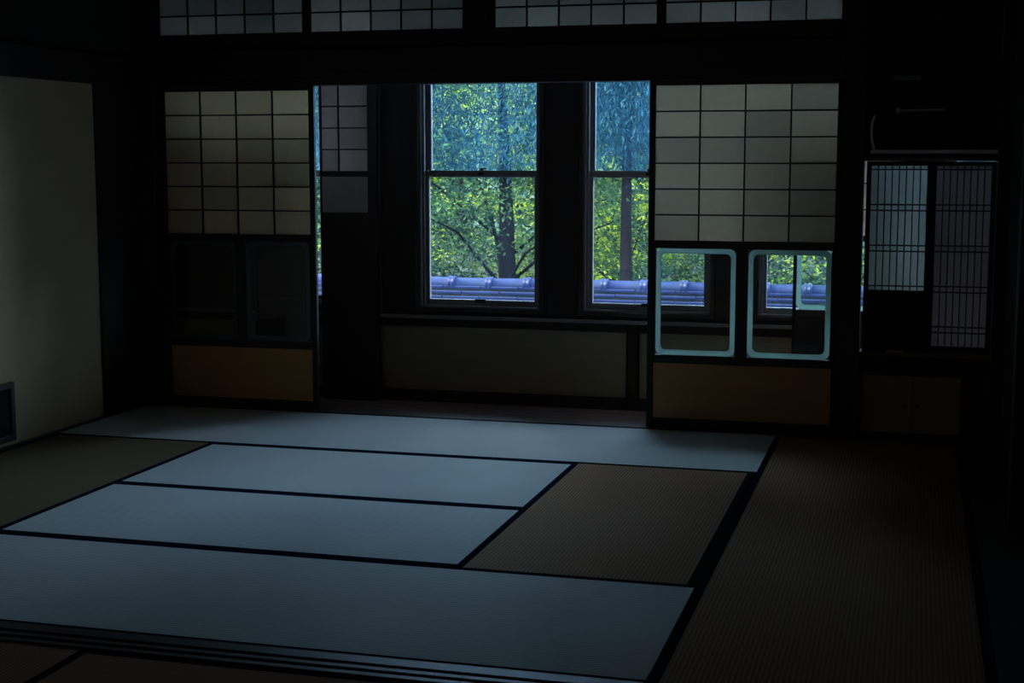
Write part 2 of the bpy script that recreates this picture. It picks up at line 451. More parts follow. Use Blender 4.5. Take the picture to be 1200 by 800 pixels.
X0, X1, X2, X3 = -4.54, -3.565, -1.612, -0.712
G = 'tatami mats of the room'
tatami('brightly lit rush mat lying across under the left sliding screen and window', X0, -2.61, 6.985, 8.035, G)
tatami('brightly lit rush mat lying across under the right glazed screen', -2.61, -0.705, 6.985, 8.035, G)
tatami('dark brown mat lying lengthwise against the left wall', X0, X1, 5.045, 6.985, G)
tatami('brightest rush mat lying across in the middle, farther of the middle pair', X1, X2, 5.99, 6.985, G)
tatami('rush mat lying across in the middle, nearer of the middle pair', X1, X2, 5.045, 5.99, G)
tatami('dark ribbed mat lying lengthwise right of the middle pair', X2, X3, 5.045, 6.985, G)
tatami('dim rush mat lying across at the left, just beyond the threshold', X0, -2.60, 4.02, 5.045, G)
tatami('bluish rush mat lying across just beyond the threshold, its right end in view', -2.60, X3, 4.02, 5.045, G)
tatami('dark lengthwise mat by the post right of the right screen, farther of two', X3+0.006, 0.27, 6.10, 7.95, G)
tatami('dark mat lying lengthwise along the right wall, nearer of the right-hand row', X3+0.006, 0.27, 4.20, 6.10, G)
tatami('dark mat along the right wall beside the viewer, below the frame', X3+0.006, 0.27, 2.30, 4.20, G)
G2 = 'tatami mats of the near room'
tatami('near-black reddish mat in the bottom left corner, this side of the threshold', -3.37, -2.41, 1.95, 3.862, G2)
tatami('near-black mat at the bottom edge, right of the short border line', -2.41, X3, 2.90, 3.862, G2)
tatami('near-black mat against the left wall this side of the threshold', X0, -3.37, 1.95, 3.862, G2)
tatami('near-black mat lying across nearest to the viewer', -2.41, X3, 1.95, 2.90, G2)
trim('dark floor strip before the right-hand alcove wall', M['dark_x'], X3+0.006, 0.275, 7.95, 8.035, -0.07, 0.0)

# ------------------------------------------------------------------ sliding screens
def rrect(x0, x1, z0, z1, r, n=5):
    pts = []
    for cx, cz, a0 in ((x1-r, z1-r, 0), (x0+r, z1-r, 90), (x0+r, z0+r, 180), (x1-r, z0+r, 270)):
        for k in range(n+1):
            a = math.radians(a0 + 90*k/n); pts.append((cx + r*math.cos(a), cz + r*math.sin(a)))
    return pts

def ring_bm(x0, x1, z0, z1, w, r, y0, y1):
    bm = bmesh.new(); o = rrect(x0, x1, z0, z1, r); i = rrect(x0+w, x1-w, z0+w, z1-w, max(r-w*0.4, 0.008))
    V = [[bm.verts.new((p[0], yy, p[1])) for p in q] for q in (o, i) for yy in (y0, y1)]
    n = len(o)
    for k in range(n):
        j = (k+1) % n
        bm.faces.new((V[0][k], V[0][j], V[2][j], V[2][k])); bm.faces.new((V[1][j], V[1][k], V[3][k], V[3][j]))
        bm.faces.new((V[0][j], V[0][k], V[1][k], V[1][j])); bm.faces.new((V[2][k], V[2][j], V[3][j], V[3][k]))
    return bm

def plate_bm(x0, x1, z0, z1, r, y0, y1):
    bm = bmesh.new(); o = rrect(x0, x1, z0, z1, r)
    A = [bm.verts.new((p[0], y0, p[1])) for p in o]; B = [bm.verts.new((p[0], y1, p[1])) for p in o]
    bm.faces.new(A); bm.faces.new(B[::-1]); n = len(o)
    for k in range(n):
        j = (k+1) % n; bm.faces.new((A[k], B[k], B[j], A[j]))
    return bm

def lattice(t, ox, xs, zs, yf, yb, mat, papermat, cells=True, bar=0.008, skip=None):
    """bars at the inner coordinates, one paper pane per cell; xs, zs include the outer edges"""
    y0 = yf + 0.006
    for x in xs[1:-1]:
        box('upright_bar', M['lattice'], x-bar/2, x+bar/2, y0+0.001, y0+0.012, zs[0], zs[-1], t, 0.0008)
    for z in zs[1:-1]:
        box('cross_bar', M['lattice'], xs[0], xs[-1], y0-0.001, y0+0.010, z-bar/2, z+bar/2, t, 0.0008)
    for i in range(len(xs)-1):
        for j in range(len(zs)-1):
            if skip and skip(i, j): continue
            pm = papermat(i, j) if callable(papermat) else papermat
            box('paper_pane', pm, xs[i], xs[i+1], y0+0.0122, y0+0.0132, zs[j], zs[j+1], t, 0)

def shoji(label, x0, x1, panes, papermat, frost=True, group=None, y=YS, z_top=1.93, ncol=4, base=True):
    t = thing('shoji_screen', label, 'sliding screen', ((x0+x1)/2, y, 0), group)
    th_ = 0.032; yb = y + th_
    S = 0.034
    e = 0.001
    box('stile', M['dark_z'], x0, x0+S, y, yb, 0.001, z_top, t, 0.003)
    box('stile', M['dark_z'], x1-S, x1, y, yb, 0.001, z_top, t, 0.003)
    a, b = x0+S, x1-S
    box('top_rail', M['dark_x'], a, b, y+e, yb-e, 1.905, z_top, t, 0.002)
    box('middle_rail', M['dark_x'], a, b, y+e, yb-e, 1.012, 1.055, t, 0.002)
    box('lower_rail', M['dark_x'], a, b, y+e, yb-e, 0.368, 0.414, t, 0.002)
    box('bottom_rail', M['dark_x'], a, b, y+e, yb-e, 0.001, 0.055, t, 0.002)
    xs = [a + (b-a)*k/ncol for k in range(ncol+1)]
    zs = [1.055 + (1.905-1.055)*k/6 for k in range(7)]
    lattice(t, 0, xs, zs, y, yb, M['lattice'], papermat)
    bd = box('base_board', M['orange'], a, b, y+0.012, y+0.02, 0.055, 0.368, t, 0.001)
    k = len(panes)
    # solid wood fills between panes
    edges = [a] + [v for p in panes for v in p] + [b]
    for i in range(0, len(edges), 2):
        if edges[i+1] - edges[i] > 0.004:
            box('mullion', M['dark_z'], edges[i], edges[i+1], y+0.002, yb-0.002, 0.414, 1.012, t, 0.002)
    pw = parent_world(t)
    for (p0, p1) in panes:
        o = obj('glass_pane', plate_bm(p0+0.02, p1-0.02, 0.434, 0.992, 0.02, y+0.0145, y+0.0175), M['pane'], t); o.location = -pw
        o = obj('frosted_border', ring_bm(p0+0.0005, p1-0.0005, 0.4145, 1.0115, 0.028, 0.04, y+0.014, y+0.018), M['frost' if frost else 'frost_unlit'], t); o.location = -pw
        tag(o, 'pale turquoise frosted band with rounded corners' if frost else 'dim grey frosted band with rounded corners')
    return t

def pm_right(i, j): return M['paper']
shoji('glazed sliding screen with twin turquoise-edged panes, right of the windows', -1.437, -0.387,
      [(-1.392, -0.947), (-0.880, -0.432)], M['paper'], group=None)
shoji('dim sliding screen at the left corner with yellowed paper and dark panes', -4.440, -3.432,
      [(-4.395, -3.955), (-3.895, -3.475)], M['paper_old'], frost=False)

# paper transoms above the lintel
def ranma(label, x0, x1):
    t = thing('paper_transom', label, 'transom', ((x0+x1)/2, 8.06, 2.232), 'paper transoms above the lintel')
    S = 0.026; y0, y1 = 8.055, 8.085
    box('stile', M['dark_z'], x0, x0+S, y0, y1, 2.232, 2.62, t, 0.002)
    box('stile', M['dark_z'], x1-S, x1, y0, y1, 2.232, 2.62, t, 0.002)
    box('rail', M['dark_x'], x0+S, x1-S, y0+.001, y1-.001, 2.232, 2.238, t, 0.001)
    box('rail', M['dark_x'], x0+S, x1-S, y0+.001, y1-.001, 2.60, 2.62, t, 0.002)
    a, b = x0+S, x1-S
    xs = [a+(b-a)*k/5 for k in range(6)]
    zs = [2.238, 2.348, 2.474, 2.60]
    lattice(t, 0, xs, zs, y0, y1, None, M['paper_high'], bar=0.009)
ranma('dim paper transom at the far left above the left screen', -4.440, -3.463)
ranma('paper transom left of the short middle strut', -3.463, -2.484)
ranma('paper transom right of the short middle strut', -2.346, -1.375)
ranma('paper transom at the right above the twin-paned screen', -1.375, -0.386)

# ------------------------------------------------------------------ window wall
WX = (-4.12, -3.05, -1.98, -0.905, 0.165)      # left edges of the five windows
WW = 0.79
ZB, ZT = 0.565, 2.52
ww = thing('wall_window', None, None, (0, 0, 0)); ww['kind'] = 'structure'; ww['label'] = 'dark boarded wall with the row of tall sash windows'
edges = [-6.6] + [v for x in WX for v in (x, x+WW)] + [2.6]
for i in range(0, len(edges), 2):
    box('wall_pier', M['dark_z'], edges[i], edges[i+1], YW, YW+0.19, -0.075, ZC, ww, 0)
for x in WX:
    box('wall_apron', M['dark_x'], x, x+WW, YW, YW+0.19, -0.075, ZB, ww, 0)
    box('wall_head', M['dark_x'], x, x+WW, YW, YW+0.19, ZT, ZC, ww, 0)
# wainscot panels under the windows, each with a frame proud of the wall
for (a, b) in ((-4.95, -3.42), (-3.345, -1.70), (-1.62, 0.0), (0.08, 1.7)):
    box('wainscot_panel', M['wainscot'], a, b, YW-0.012, YW, 0.03, 0.44, ww, 0.003)
for x in (-3.382, -1.66, 0.04):
    box('wall_stud', M['dark_z'], x-0.03, x+0.03, YW-0.03, YW, -0.04, 0.49, ww, 0.003)
for x in (-4.95, -3.40):
    pass
M['ledge'] = wood('sill_ledge_wood', (0.20, 0.16, 0.16), (0.32, 0.26, 0.26), 0.22, 'X')
trim('long sill ledge under the windows', M['ledge'], -6.0, 2.3, YW-0.06, YW, 0.495, 0.52, bev=0.004)
trim('dark picture rail over the windows', M['dark_x'], -6.0, 2.3, YW-0.03, YW, 2.70, 2.80)
trim('outer face of the house around the windows', M['outer_wall'], -6.6, 2.6, YW+0.19, YW+0.21, -5.0, ZB-0.05, bev=0)
struct(box('baseboard_front', M['dark_x'], -6.3, 2.4, YW-0.02, YW, -0.045, 0.02), 'dark skirting under the windows')
# corridor ends and wall over the passage
struct(box('wall_corridor_left', M['plaster_dark'], -6.72, -6.6, 8.05, 9.04, -0.1, ZC, bev=0), 'dark wall at the left end of the corridor')
struct(box('wall_corridor_right', M['plaster_dark'], 2.6, 2.72, 8.05, 9.04, -0.1, ZC, bev=0), 'dark wall at the right end of the corridor')
struct(box('wall_passage_left', M['plaster_dark'], -6.6, XL, 8.05, 8.17, -0.1, ZC, bev=0), 'wall of the corridor left of the room')
struct(box('wall_passage_right', M['plaster_dark'], XR, 2.6, 8.05, 8.17, -0.1, ZC, bev=0), 'wall of the corridor right of the room')

def window(i, x, label):
    t = thing('window_%d' % (i+1), None, None, (x+WW/2, YW, 0)); t['kind'] = 'structure'; t['label'] = label
    x1 = x+WW
    # casing proud of the wall: two nested mouldings
    c = 0.03
    box('casing', M['casing'], x-c, x, YW-0.018, YW+0.002, ZB-c, ZT+c, t, 0.004)
    box('casing', M['casing'], x1, x1+c, YW-0.018, YW+0.002, ZB-c, ZT+c, t, 0.004)
    box('casing', M['casing'], x, x1, YW-0.018, YW+0.002, ZT, ZT+c, t, 0.004)
    box('casing', M['casing'], x, x1, YW-0.022, YW+0.002, ZB-c, ZB, t, 0.004)
    # jamb linings with a stop bead
    for s, xx in ((1, x), (-1, x1)):
        a, b = sorted((xx, xx+s*0.012)); box('jamb', M['sash'], a, b, YW+0.002, YW+0.19, ZB, ZT, t, 0.001)
        a, b = sorted((xx+s*0.012, xx+s*0.028)); box('stop_bead', M['sash'], a, b, YW+0.025, YW+0.042, ZB+0.01, ZT, t, 0.002)
    box('window_stool', M['sash'], x+0.012, x1-0.012, YW+0.002, YW+0.19, ZB, ZB+0.010, t, 0.001)
    zm = 1.41; a, b = x+0.013, x1-0.013
    for nm, y0, z0, z1, gm in (('upper_sash', YW+0.105, zm-0.022, ZT, 'window_glass_up'), ('lower_sash', YW+0.055, ZB+0.011, zm+0.022, 'window_glass')):
        bm = bmesh.new(); S = 0.034; y1 = y0+0.036
        add_box(bm, a, a+S, y0, y1, z0, z1); add_box(bm, b-S, b, y0, y1, z0, z1)
        add_box(bm, a+S, b-S, y0, y1, z1-0.036, z1); add_box(bm, a+S, b-S, y0, y1, z0, z0+0.036)
        chamfer(bm, 0.003)
        s = obj(nm, bm, M['sash'], t); s.location = -parent_world(t)
        g = box('glass', M[gm], a+S-0.004, b-S+0.004, y0+0.016, y0+0.019, z0+0.032, z1-0.032, None, 0); g.parent = s
        if nm == 'lower_sash':
            mx = (x+x1)/2
            bm = bmesh.new()
            add_box(bm, mx-0.035, mx-0.029, y0-0.022, y0, z0+0.030, z0+0.036)
            add_box(bm, mx+0.029, mx+0.035, y0-0.022, y0, z0+0.030, z0+0.036)
            add_box(bm, mx-0.035, mx+0.035, y0-0.026, y0-0.020, z0+0.022, z0+0.044)
            h = obj('lift_handle', bm, M['black_metal'], s)
            bm = bmesh.new(); add_cyl(bm, (mx, y0+0.015, z1), (mx, y0+0.015, z1+0.012), 0.014); add_box(bm, mx-0.004, mx+0.03, y0+0.01, y0+0.02, z1+0.008, z1+0.014)
            add_box(bm, mx-0.018, mx+0.018, y0-0.006, y0, z1-0.030, z1-0.012)
            obj('sash_lock', bm, M['black_metal'], s)
    return t
for i, x in enumerate(WX):
    window(i, x, ('sash window behind the narrow paper screen, seen through a slit', 'tall sash window with the tree trunk in view, left of the bright pair',
                  'tall sash window partly behind the right screen, right of the bright pair', 'sash window seen through the right-hand glass pane',
                  'sash window behind the lattice at the right')[i])

# narrow inner screens standing before windows 1 and 4
def narrow_screen(label, x0, x1, y, cols, z_split, glass_pane, pm, S=0.02, S2=0.02):
    t = thing('inner_screen', label, 'screen', ((x0+x1)/2, y, -0.045))
    yb = y+0.026; zt = 1.99
    box('stile', M['dark_z'], x0, x0+S, y, yb, -0.045, zt, t, 0.002); box('stile', M['dark_z'], x1-S2, x1, y, yb, -0.045, zt, t, 0.002)
    a, b = x0+S, x1-S2
    box('rail', M['dark_x'], a, b, y+.001, yb-.001, 1.97, zt, t, 0.002)
    box('rail', M['dark_x'], a, b, y+.001, yb-.001, z_split-0.035, z_split, t, 0.002)
    zs = [z_split + (1.97-z_split)*k/max(1, round((1.97-z_split)/0.141)) for k in range(round((1.97-z_split)/0.141)+1)]
    lattice(t, 0, [a]+cols+[b], zs, y, yb, None, pm)
    zp = 0.62
    box('rail', M['dark_x'], a, b, y+.001, yb-.001, zp-0.04, zp, t, 0.002)
    if glass_pane:
        pw = parent_world(t)
        o = obj('glass_pane', plate_bm(a+0.02, b-0.02, zp+0.02, z_split-0.055, 0.02, y+0.0115, y+0.0145), M['pane'], t); o.location = -pw
        o = obj('frosted_border', ring_bm(a+0.0005, b-0.0005, zp+0.0005, z_split-0.0355, 0.028, 0.04, y+0.011, y+0.015), M['frost'], t); o.location = -pw
    else:
        box('dark_panel', M['dark_x'], a, b, y+0.008, y+0.014, zp, 1.14, t, 0.001)
        box('rail', M['dark_x'], a, b, y+.001, yb-.001, 1.14, 1.165, t, 0.002)
        box('grey_panel', M['cupboard'], a, b, y+0.008, y+0.014, 1.165, z_split-0.035, t, 0.001)
    box('base_board', M['dark_x'], a, b, y+0.010, y+0.016, 0.0, zp-0.04, t, 0.001)
    box('rail', M['dark_x'], a, b, y+.001, yb-.001, -0.045, 0.0, t, 0.002)
    return t
YN = YW-0.095
narrow_screen('narrow paper-topped screen right of the bright slit, behind the room opening', -3.688, -3.298, YN, [-3.560], 1.428, False, M['paper_screen'], 0.012, 0.064)
narrow_screen('narrow screen behind the left sliding screen, left of the bright slit', -4.16, -3.74, YN, [-3.96], 1.428, False, M['paper_screen'])
narrow_screen('narrow inner screen with turquoise-edged glass seen through the right pane', -0.690, -0.13, YN, [-0.42], 1.06, True, M['paper'])

# ------------------------------------------------------------------ lattice window, shelf and cupboards at the right
wa = thing('wall_alcove', None, None, (0, 0, 0)); wa['kind'] = 'structure'; wa['label'] = 'dark wall round the lattice window'
PX0, PX1 = -0.275, 0.40
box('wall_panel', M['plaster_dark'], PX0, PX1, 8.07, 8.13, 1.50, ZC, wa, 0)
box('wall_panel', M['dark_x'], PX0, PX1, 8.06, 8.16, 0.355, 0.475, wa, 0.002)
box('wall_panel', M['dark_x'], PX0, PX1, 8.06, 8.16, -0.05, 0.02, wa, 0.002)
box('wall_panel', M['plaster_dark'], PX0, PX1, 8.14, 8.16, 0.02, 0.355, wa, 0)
trim('dark head rail of the lattice window', M['sill'], PX0, PX1, 8.03, 8.07, 1.492, 1.512)
trim('polished sill board under the lattice window', M['sill'], PX0, PX1, 8.02, 8.06, 0.455, 0.475)

def lattice_screen(label, x0, x1, y, nbar, z_split, pm):
    t = thing('lattice_screen', label, 'lattice screen', ((x0+x1)/2, y, 0.475))
    S = 0.024; yb = y+0.028; z0, z1 = 0.476, 1.491
    box('stile', M['dark_z'], x0, x0+S, y, yb, z0, z1, t, 0.002); box('stile', M['dark_z'], x1-S, x1, y, yb, z0, z1, t, 0.002)
    a, b = x0+S, x1-S
    box('rail', M['dark_x'], a, b, y+.001, yb-.001, z0, z0+0.03, t, 0.002); box('rail', M['dark_x'], a, b, y+.001, yb-.001, z1-0.022, z1, t, 0.002)
    za, zb = z0+0.03, z1-0.022
    for k in range(1, nbar):
        x = a+(b-a)*k/nbar
        box('upright_bar', M['lattice'], x-0.003, x+0.003, y+0.006, y+0.014, za, zb, t, 0.0006)
    for z in (1.448, 1.262, 1.231, 1.045, 1.014, 0.828, 0.797, 0.611, 0.580):
        box('cross_bar', M['lattice'], a, b, y+0.003, y+0.0105, z-0.0035, z+0.0035, t, 0.0006)
    box('paper_sheet', pm, a, b, y+0.0142, y+0.0152, z_split, zb, t, 0)
    if z_split > za:
        box('shade_board', M['dark_x'], a, b, y+0.0145, y+0.022, za, z_split, t, 0.001)  # board added for the darkness below the window sill behind
    return t
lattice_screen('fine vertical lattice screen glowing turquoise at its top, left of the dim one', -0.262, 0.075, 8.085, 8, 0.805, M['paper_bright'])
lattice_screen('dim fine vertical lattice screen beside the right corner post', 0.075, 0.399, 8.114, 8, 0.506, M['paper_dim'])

# shelf with an upturned lip
sh = thing('wall_shelf', 'dark lacquered shelf with pale front edge and curved upturned left end above the lattice', 'shelf', (-0.08, 8.0, 1.53))
bm = bmesh.new(); add_box(bm, -0.16, 0.47, -0.10, 0.07, 0.0, 0.022); chamfer(bm, 0.004, 2); o = obj('shelf_board', bm, M['sill'], sh)
bm = bmesh.new()
prof = [(-0.150, 0.0), (-0.162, 0.05), (-0.166, 0.10), (-0.160, 0.15), (-0.150, 0.178)]
for k in range(len(prof)-1):
    (xa, za), (xb, zb) = prof[k], prof[k+1]
    vs = [bm.verts.new(p) for p in ((xa,-0.1,za+.02),(xa+.012,-0.1,za+.02),(xb+.012,-0.1,zb+.02),(xb,-0.1,zb+.02),(xa,.069,za+.02),(xa+.012,.069,za+.02),(xb+.012,.069,zb+.02),(xb,.069,zb+.02))]
    for f in ((0,1,2,3),(5,4,7,6),(4,0,3,7),(1,5,6,2)): bm.faces.new([vs[i] for i in f])
    if k == 0: bm.faces.new([vs[i] for i in (0,4,5,1)])
    if k == len(prof)-2: bm.faces.new([vs[i] for i in (3,2,6,7)])
bmesh.ops.remove_doubles(bm, verts=list(bm.verts), dist=1e-5)
obj('curved_lip', bm, M['pale_edge'], sh)
bm = bmesh.new(); add_box(bm, -0.16, 0.47, -0.104, -0.1005, 0.002, 0.02); obj('edge_strip', bm, M['pale_edge'], sh)

rod = thing('wall_rod', 'pale metal rod with a round knob end on the dark wall above the shelf', 'rod', (-0.11, 8.03, 1.755))
bm = bmesh.new(); add_cyl(bm, (0, 0, 0), (0.24, 0, 0.004), 0.006, 0.005, 10); obj('rod', bm, M['metal'], rod)
bm = bmesh.new(); bmesh.ops.create_uvsphere(bm, u_segments=16, v_segments=10, radius=0.016)
for f in bm.faces: f.smooth = True
bmesh.ops.scale(bm, vec=(0.8, 1, 1), verts=bm.verts); obj('knob', bm, M['metal'], rod)
bm = bmesh.new(); add_cyl(bm, (0.02, 0, 0), (0.02, 0.04, 0), 0.005, n=8); add_cyl(bm, (0.22, 0, 0.004), (0.22, 0.04, 0.004), 0.005, n=8); obj('bracket', bm, M['metal'], rod)

bm = bmesh.new(); add_box(bm, -0.07, 0.07, -0.012, 0, -0.012, 0.012); chamfer(bm, 0.005, 2)
o = obj('metal_plate', bm, M['dull'], None, (-0.07, 8.07, 1.925)); tag(o, 'small dull metal plate high on the dark wall above the rod', 'plate')
bm = bmesh.new(); add_box(bm, -0.045, 0.045, -0.012, 0.012, 0, 0.012); chamfer(bm, 0.004, 2)  # strip added in place of a reflection on the sill board
o = obj('sill_glint', bm, M['metal'], None, (-0.085, 8.035, 0.475)); tag(o, 'short pale strip standing for a reflection on the sill under the lattice window', 'glint')

cb = thing('low_cupboard', 'low built-in cupboard with two dark sliding doors under the lattice window', 'cupboard', (0.06, 8.10, 0.02))
bm = bmesh.new()
add_box(bm, PX0+.001, PX0+0.012, 8.072, 8.138, 0.021, 0.354); add_box(bm, PX1-0.012, PX1-.001, 8.072, 8.138, 0.021, 0.354)
add_box(bm, PX0+0.012, PX1-0.012, 8.072, 8.138, 0.021, 0.03); add_box(bm, PX0+0.012, PX1-0.012, 8.072, 8.138, 0.345, 0.354)
o = obj('body', bm, M['dark_x'], cb); o.location = -parent_world(cb)
for k, (a, b, yy) in enumerate(((-0.263, 0.005, 8.078), (-0.01, 0.26, 8.092))):
    d = box('door', M['cupboard'], a, b, yy, yy+0.012, 0.032, 0.343, cb, 0.002)
    bm = bmesh.new(); hx = b-0.03 if k == 0 else a+0.05
    add_cyl(bm, (hx, yy-0.002, 0.18), (hx, yy, 0.18), 0.012, n=14)
    h = obj('finger_pull', bm, M['black_metal'], d); h.location = -(parent_world(d))
box('door_frame', M['dark_z'], 0.26, 0.386, 8.078, 8.09, 0.032, 0.343, cb, 0.002)

# dark low panel at the foot of the left wall
lp = thing('low_wall_panel', 'small black framed panel at the foot of the left wall, cut by the frame edge', 'panel', (XL, 6.35, 0.03))
bm = bmesh.new(); add_box(bm, 0.001, 0.02, -0.30, 0.30, 0.0, 0.31); chamfer(bm, 0.003); obj('panel_board', bm, M['lacquer'], lp)
bm = bmesh.new()
for a in ((0.02,0.03,-0.30,-0.27,0,0.31),(0.02,0.03,0.27,0.30,0,0.31),(0.02,0.03,-0.27,0.27,0,0.03),(0.02,0.03,-0.27,0.27,0.28,0.31)): add_box(bm, *a)
obj('panel_frame', bm, M['dark_y'], lp)

# ------------------------------------------------------------------ roof ridge outside
RY, RZ = 12.0, 0.445
rf = thing('tiled_roof', 'lower roof outside the windows with a round blue-grey tiled ridge', 'roof', (0, RY, RZ))
def ridge_piece_mesh():
    bm = bmesh.new()
    L_ = 0.335; n = 14
    prof = [(0, 0.052), (0.262, 0.052), (0.268, 0.062), (0.284, 0.066), (0.296, 0.060), (0.304, 0.060), (0.318, 0.067), (0.330, 0.062), (0.334, 0.052)]
    rings = []
    for (xx, r) in prof:
        rings.append([bm.verts.new((xx, r*math.cos(math.pi*(k/(n-1)*1.24-0.12)), r*math.sin(math.pi*(k/(n-1)*1.24-0.12)))) for k in range(n)])
    for a in range(len(rings)-1):
        for k in range(n-1):
            f = bm.faces.new((rings[a][k], rings[a][k+1], rings[a+1][k+1], rings[a+1][k])); f.smooth = True
    bm.faces.new(rings[0]); bm.faces.new(rings[-1][::-1])
    bmesh.ops.recalc_face_normals(bm, faces=list(bm.faces))
    me = bpy.data.meshes.new('ridge_cap'); bm.to_mesh(me); bm.free(); return me
rm = ridge_piece_mesh()
x = -3.51 - 0.293 - 0.335*17
for k in range(38):
    o = link('ridge_cap', rm, M['tile'], rf); o.location = (x + 0.335*k, 0, R.uniform(-0.003, 0.003)); o.rotation_euler = (R.uniform(-.03,.03), R.uniform(-.006, .006), 0)
# flat courses below the round caps, tile by tile
for c in range(4):
    hw = 0.060 + 0.016*c; z1 = -0.018 - 0.043*c
    n = 0; xx = -9.6 + (0.17 if c % 2 else 0)
    while xx < 2.9:
        o = box('ridge_tile', M['tile'], xx+0.002, xx+0.333, RY-hw, RY+hw, RZ+z1-0.024, RZ+z1, rf, 0.004)
        o.rotation_euler = (R.uniform(-.01,.01), 0, R.uniform(-.006,.006)); xx += 0.335
    box('mortar_bed', M['mortar'], -9.6, 2.9, RY-hw+0.018, RY+hw-0.018, RZ+z1-0.044, RZ+z1-0.020, rf, 0)
# the two slopes: overlapping pan tiles and round cover rows, joined (too low to be told apart from the room)
for sgn, nm in ((-1, 'near_slope'), (1, 'far_slope')):
    xs_ = np.arange(-9.6, 2.9, 0.025); rows = 9
    verts = []; faces = []
    for r_ in range(rows):
        for e in (0, 1):
            d = 0.08 + 0.235*(r_+e); lift = 0.03 if e else 0.0
            for xv in xs_:
                ph = (xv / 0.27) % 1.0
                h = 0.035*max(0, math.cos((ph-0.5)*2*math.pi/0.6)) if abs(ph-0.5) < 0.15*1.0 else -0.012*math.sin(min(ph, 1-ph)*math.pi/0.7)
                verts.append((xv, sgn*d, -0.195 - 0.52*(d-0.08) + lift + h - 0.02*e))
    n = len(xs_)
    for r_ in range(2*rows-1):
        for k in range(n-1):
            a = r_*n+k; faces.append((a, a+1, a+n+1, a+n) if sgn > 0 else (a+1, a, a+n, a+n+1))
    me = bpy.data.meshes.new(nm); me.from_pydata(verts, [], faces); o = link(nm, me, M['tile'], rf); o['kind'] = 'stuff'
bm = bmesh.new(); add_box(bm, -9.4, 2.7, -1.7, 1.7, -5.0, -1.15); obj('house_wall', bm, M['outer_wall'], rf)
bm = bmesh.new()
v = [bm.verts.new(p) for p in ((-9.4,-1.7,-1.15),(-9.4,1.7,-1.15),(-9.4,0,-0.26),(2.7,-1.7,-1.15),(2.7,1.7,-1.15),(2.7,0,-0.26))]
for f in ((0,1,2),(5,4,3),(0,2,5,3),(1,4,5,2),(0,3,4,1)): bm.faces.new([v[i] for i in f])
obj('roof_core', bm, M['outer_wall'], rf)

# ------------------------------------------------------------------ garden
GZ = -4.6
def terrain():
    verts = []; faces = []
    xs_ = np.linspace(-60, 40, 60); ys_ = np.concatenate([np.linspace(9.1, 36, 20), np.linspace(38, 80, 24)])
    rr = np.random.RandomState(3)
    for yv in ys_:
        for xv in xs_:
            z = GZ + 0.15*math.sin(xv*0.5)*math.cos(yv*0.4)
            if yv > 30: z += (yv-30)*0.30 + rr.uniform(-0.4, 0.4)
            verts.append((xv, yv, z))
    n = len(xs_)
    for j in range(len(ys_)-1):
        for i in range(n-1): faces.append((j*n+i, j*n+i+1, (j+1)*n+i+1, (j+1)*n+i))
    me = bpy.data.meshes.new('garden_ground'); me.from_pydata(verts, [], faces)
    for p in me.polygons: p.use_smooth = True
    me.materials.append(M['ground']); me.materials.append(M['hill'])
    cy = [p.center.y for p in me.polygons]
    me.polygons.foreach_set('material_index', [1 if c > 31 else 0 for c in cy])
    return me
g = link('garden_ground', terrain(), None); g['kind'] = 'structure'; g['label'] = 'garden ground rising to a wooded slope'

def leaves_mesh(name, centers, size, rng, droop=0.0, aspect=0.5, flat=0.35):
    """one folded rhombus per centre"""
    n = len(centers)
    yaw = rng.uniform(0, 2*np.pi, n); pit = rng.normal(-droop, flat, n); rol = rng.normal(0, 0.6, n)
    s = size*rng.uniform(0.6, 1.25, n)
    d = np.stack([np.cos(yaw)*np.cos(pit), np.sin(yaw)*np.cos(pit), np.sin(pit)], 1)
    h = np.stack([-np.sin(yaw), np.cos(yaw), np.zeros(n)], 1)
    up = np.cross(d, h)
    side = h*np.cos(rol)[:, None] + up*np.sin(rol)[:, None]
    c = centers
    v0 = c - d*s[:, None]*0.5; v1 = c + side*(s*aspect*0.5)[:, None]; v2 = c + d*s[:, None]*0.5; v3 = c - side*(s*aspect*0.5)[:, None]
    V = np.stack([v0, v1, v2, v3], 1).reshape(-1, 3)
    me = bpy.data.meshes.new(name)
    me.vertices.add(4*n); me.vertices.foreach_set('co', V.astype(np.float32).ravel())
    me.loops.add(4*n); me.loops.foreach_set('vertex_index', np.arange(4*n, dtype=np.int32))
    me.polygons.add(n); me.polygons.foreach_set('loop_start', np.arange(0, 4*n, 4, dtype=np.int32))
    me.update(calc_edges=True); me.validate()
    return me

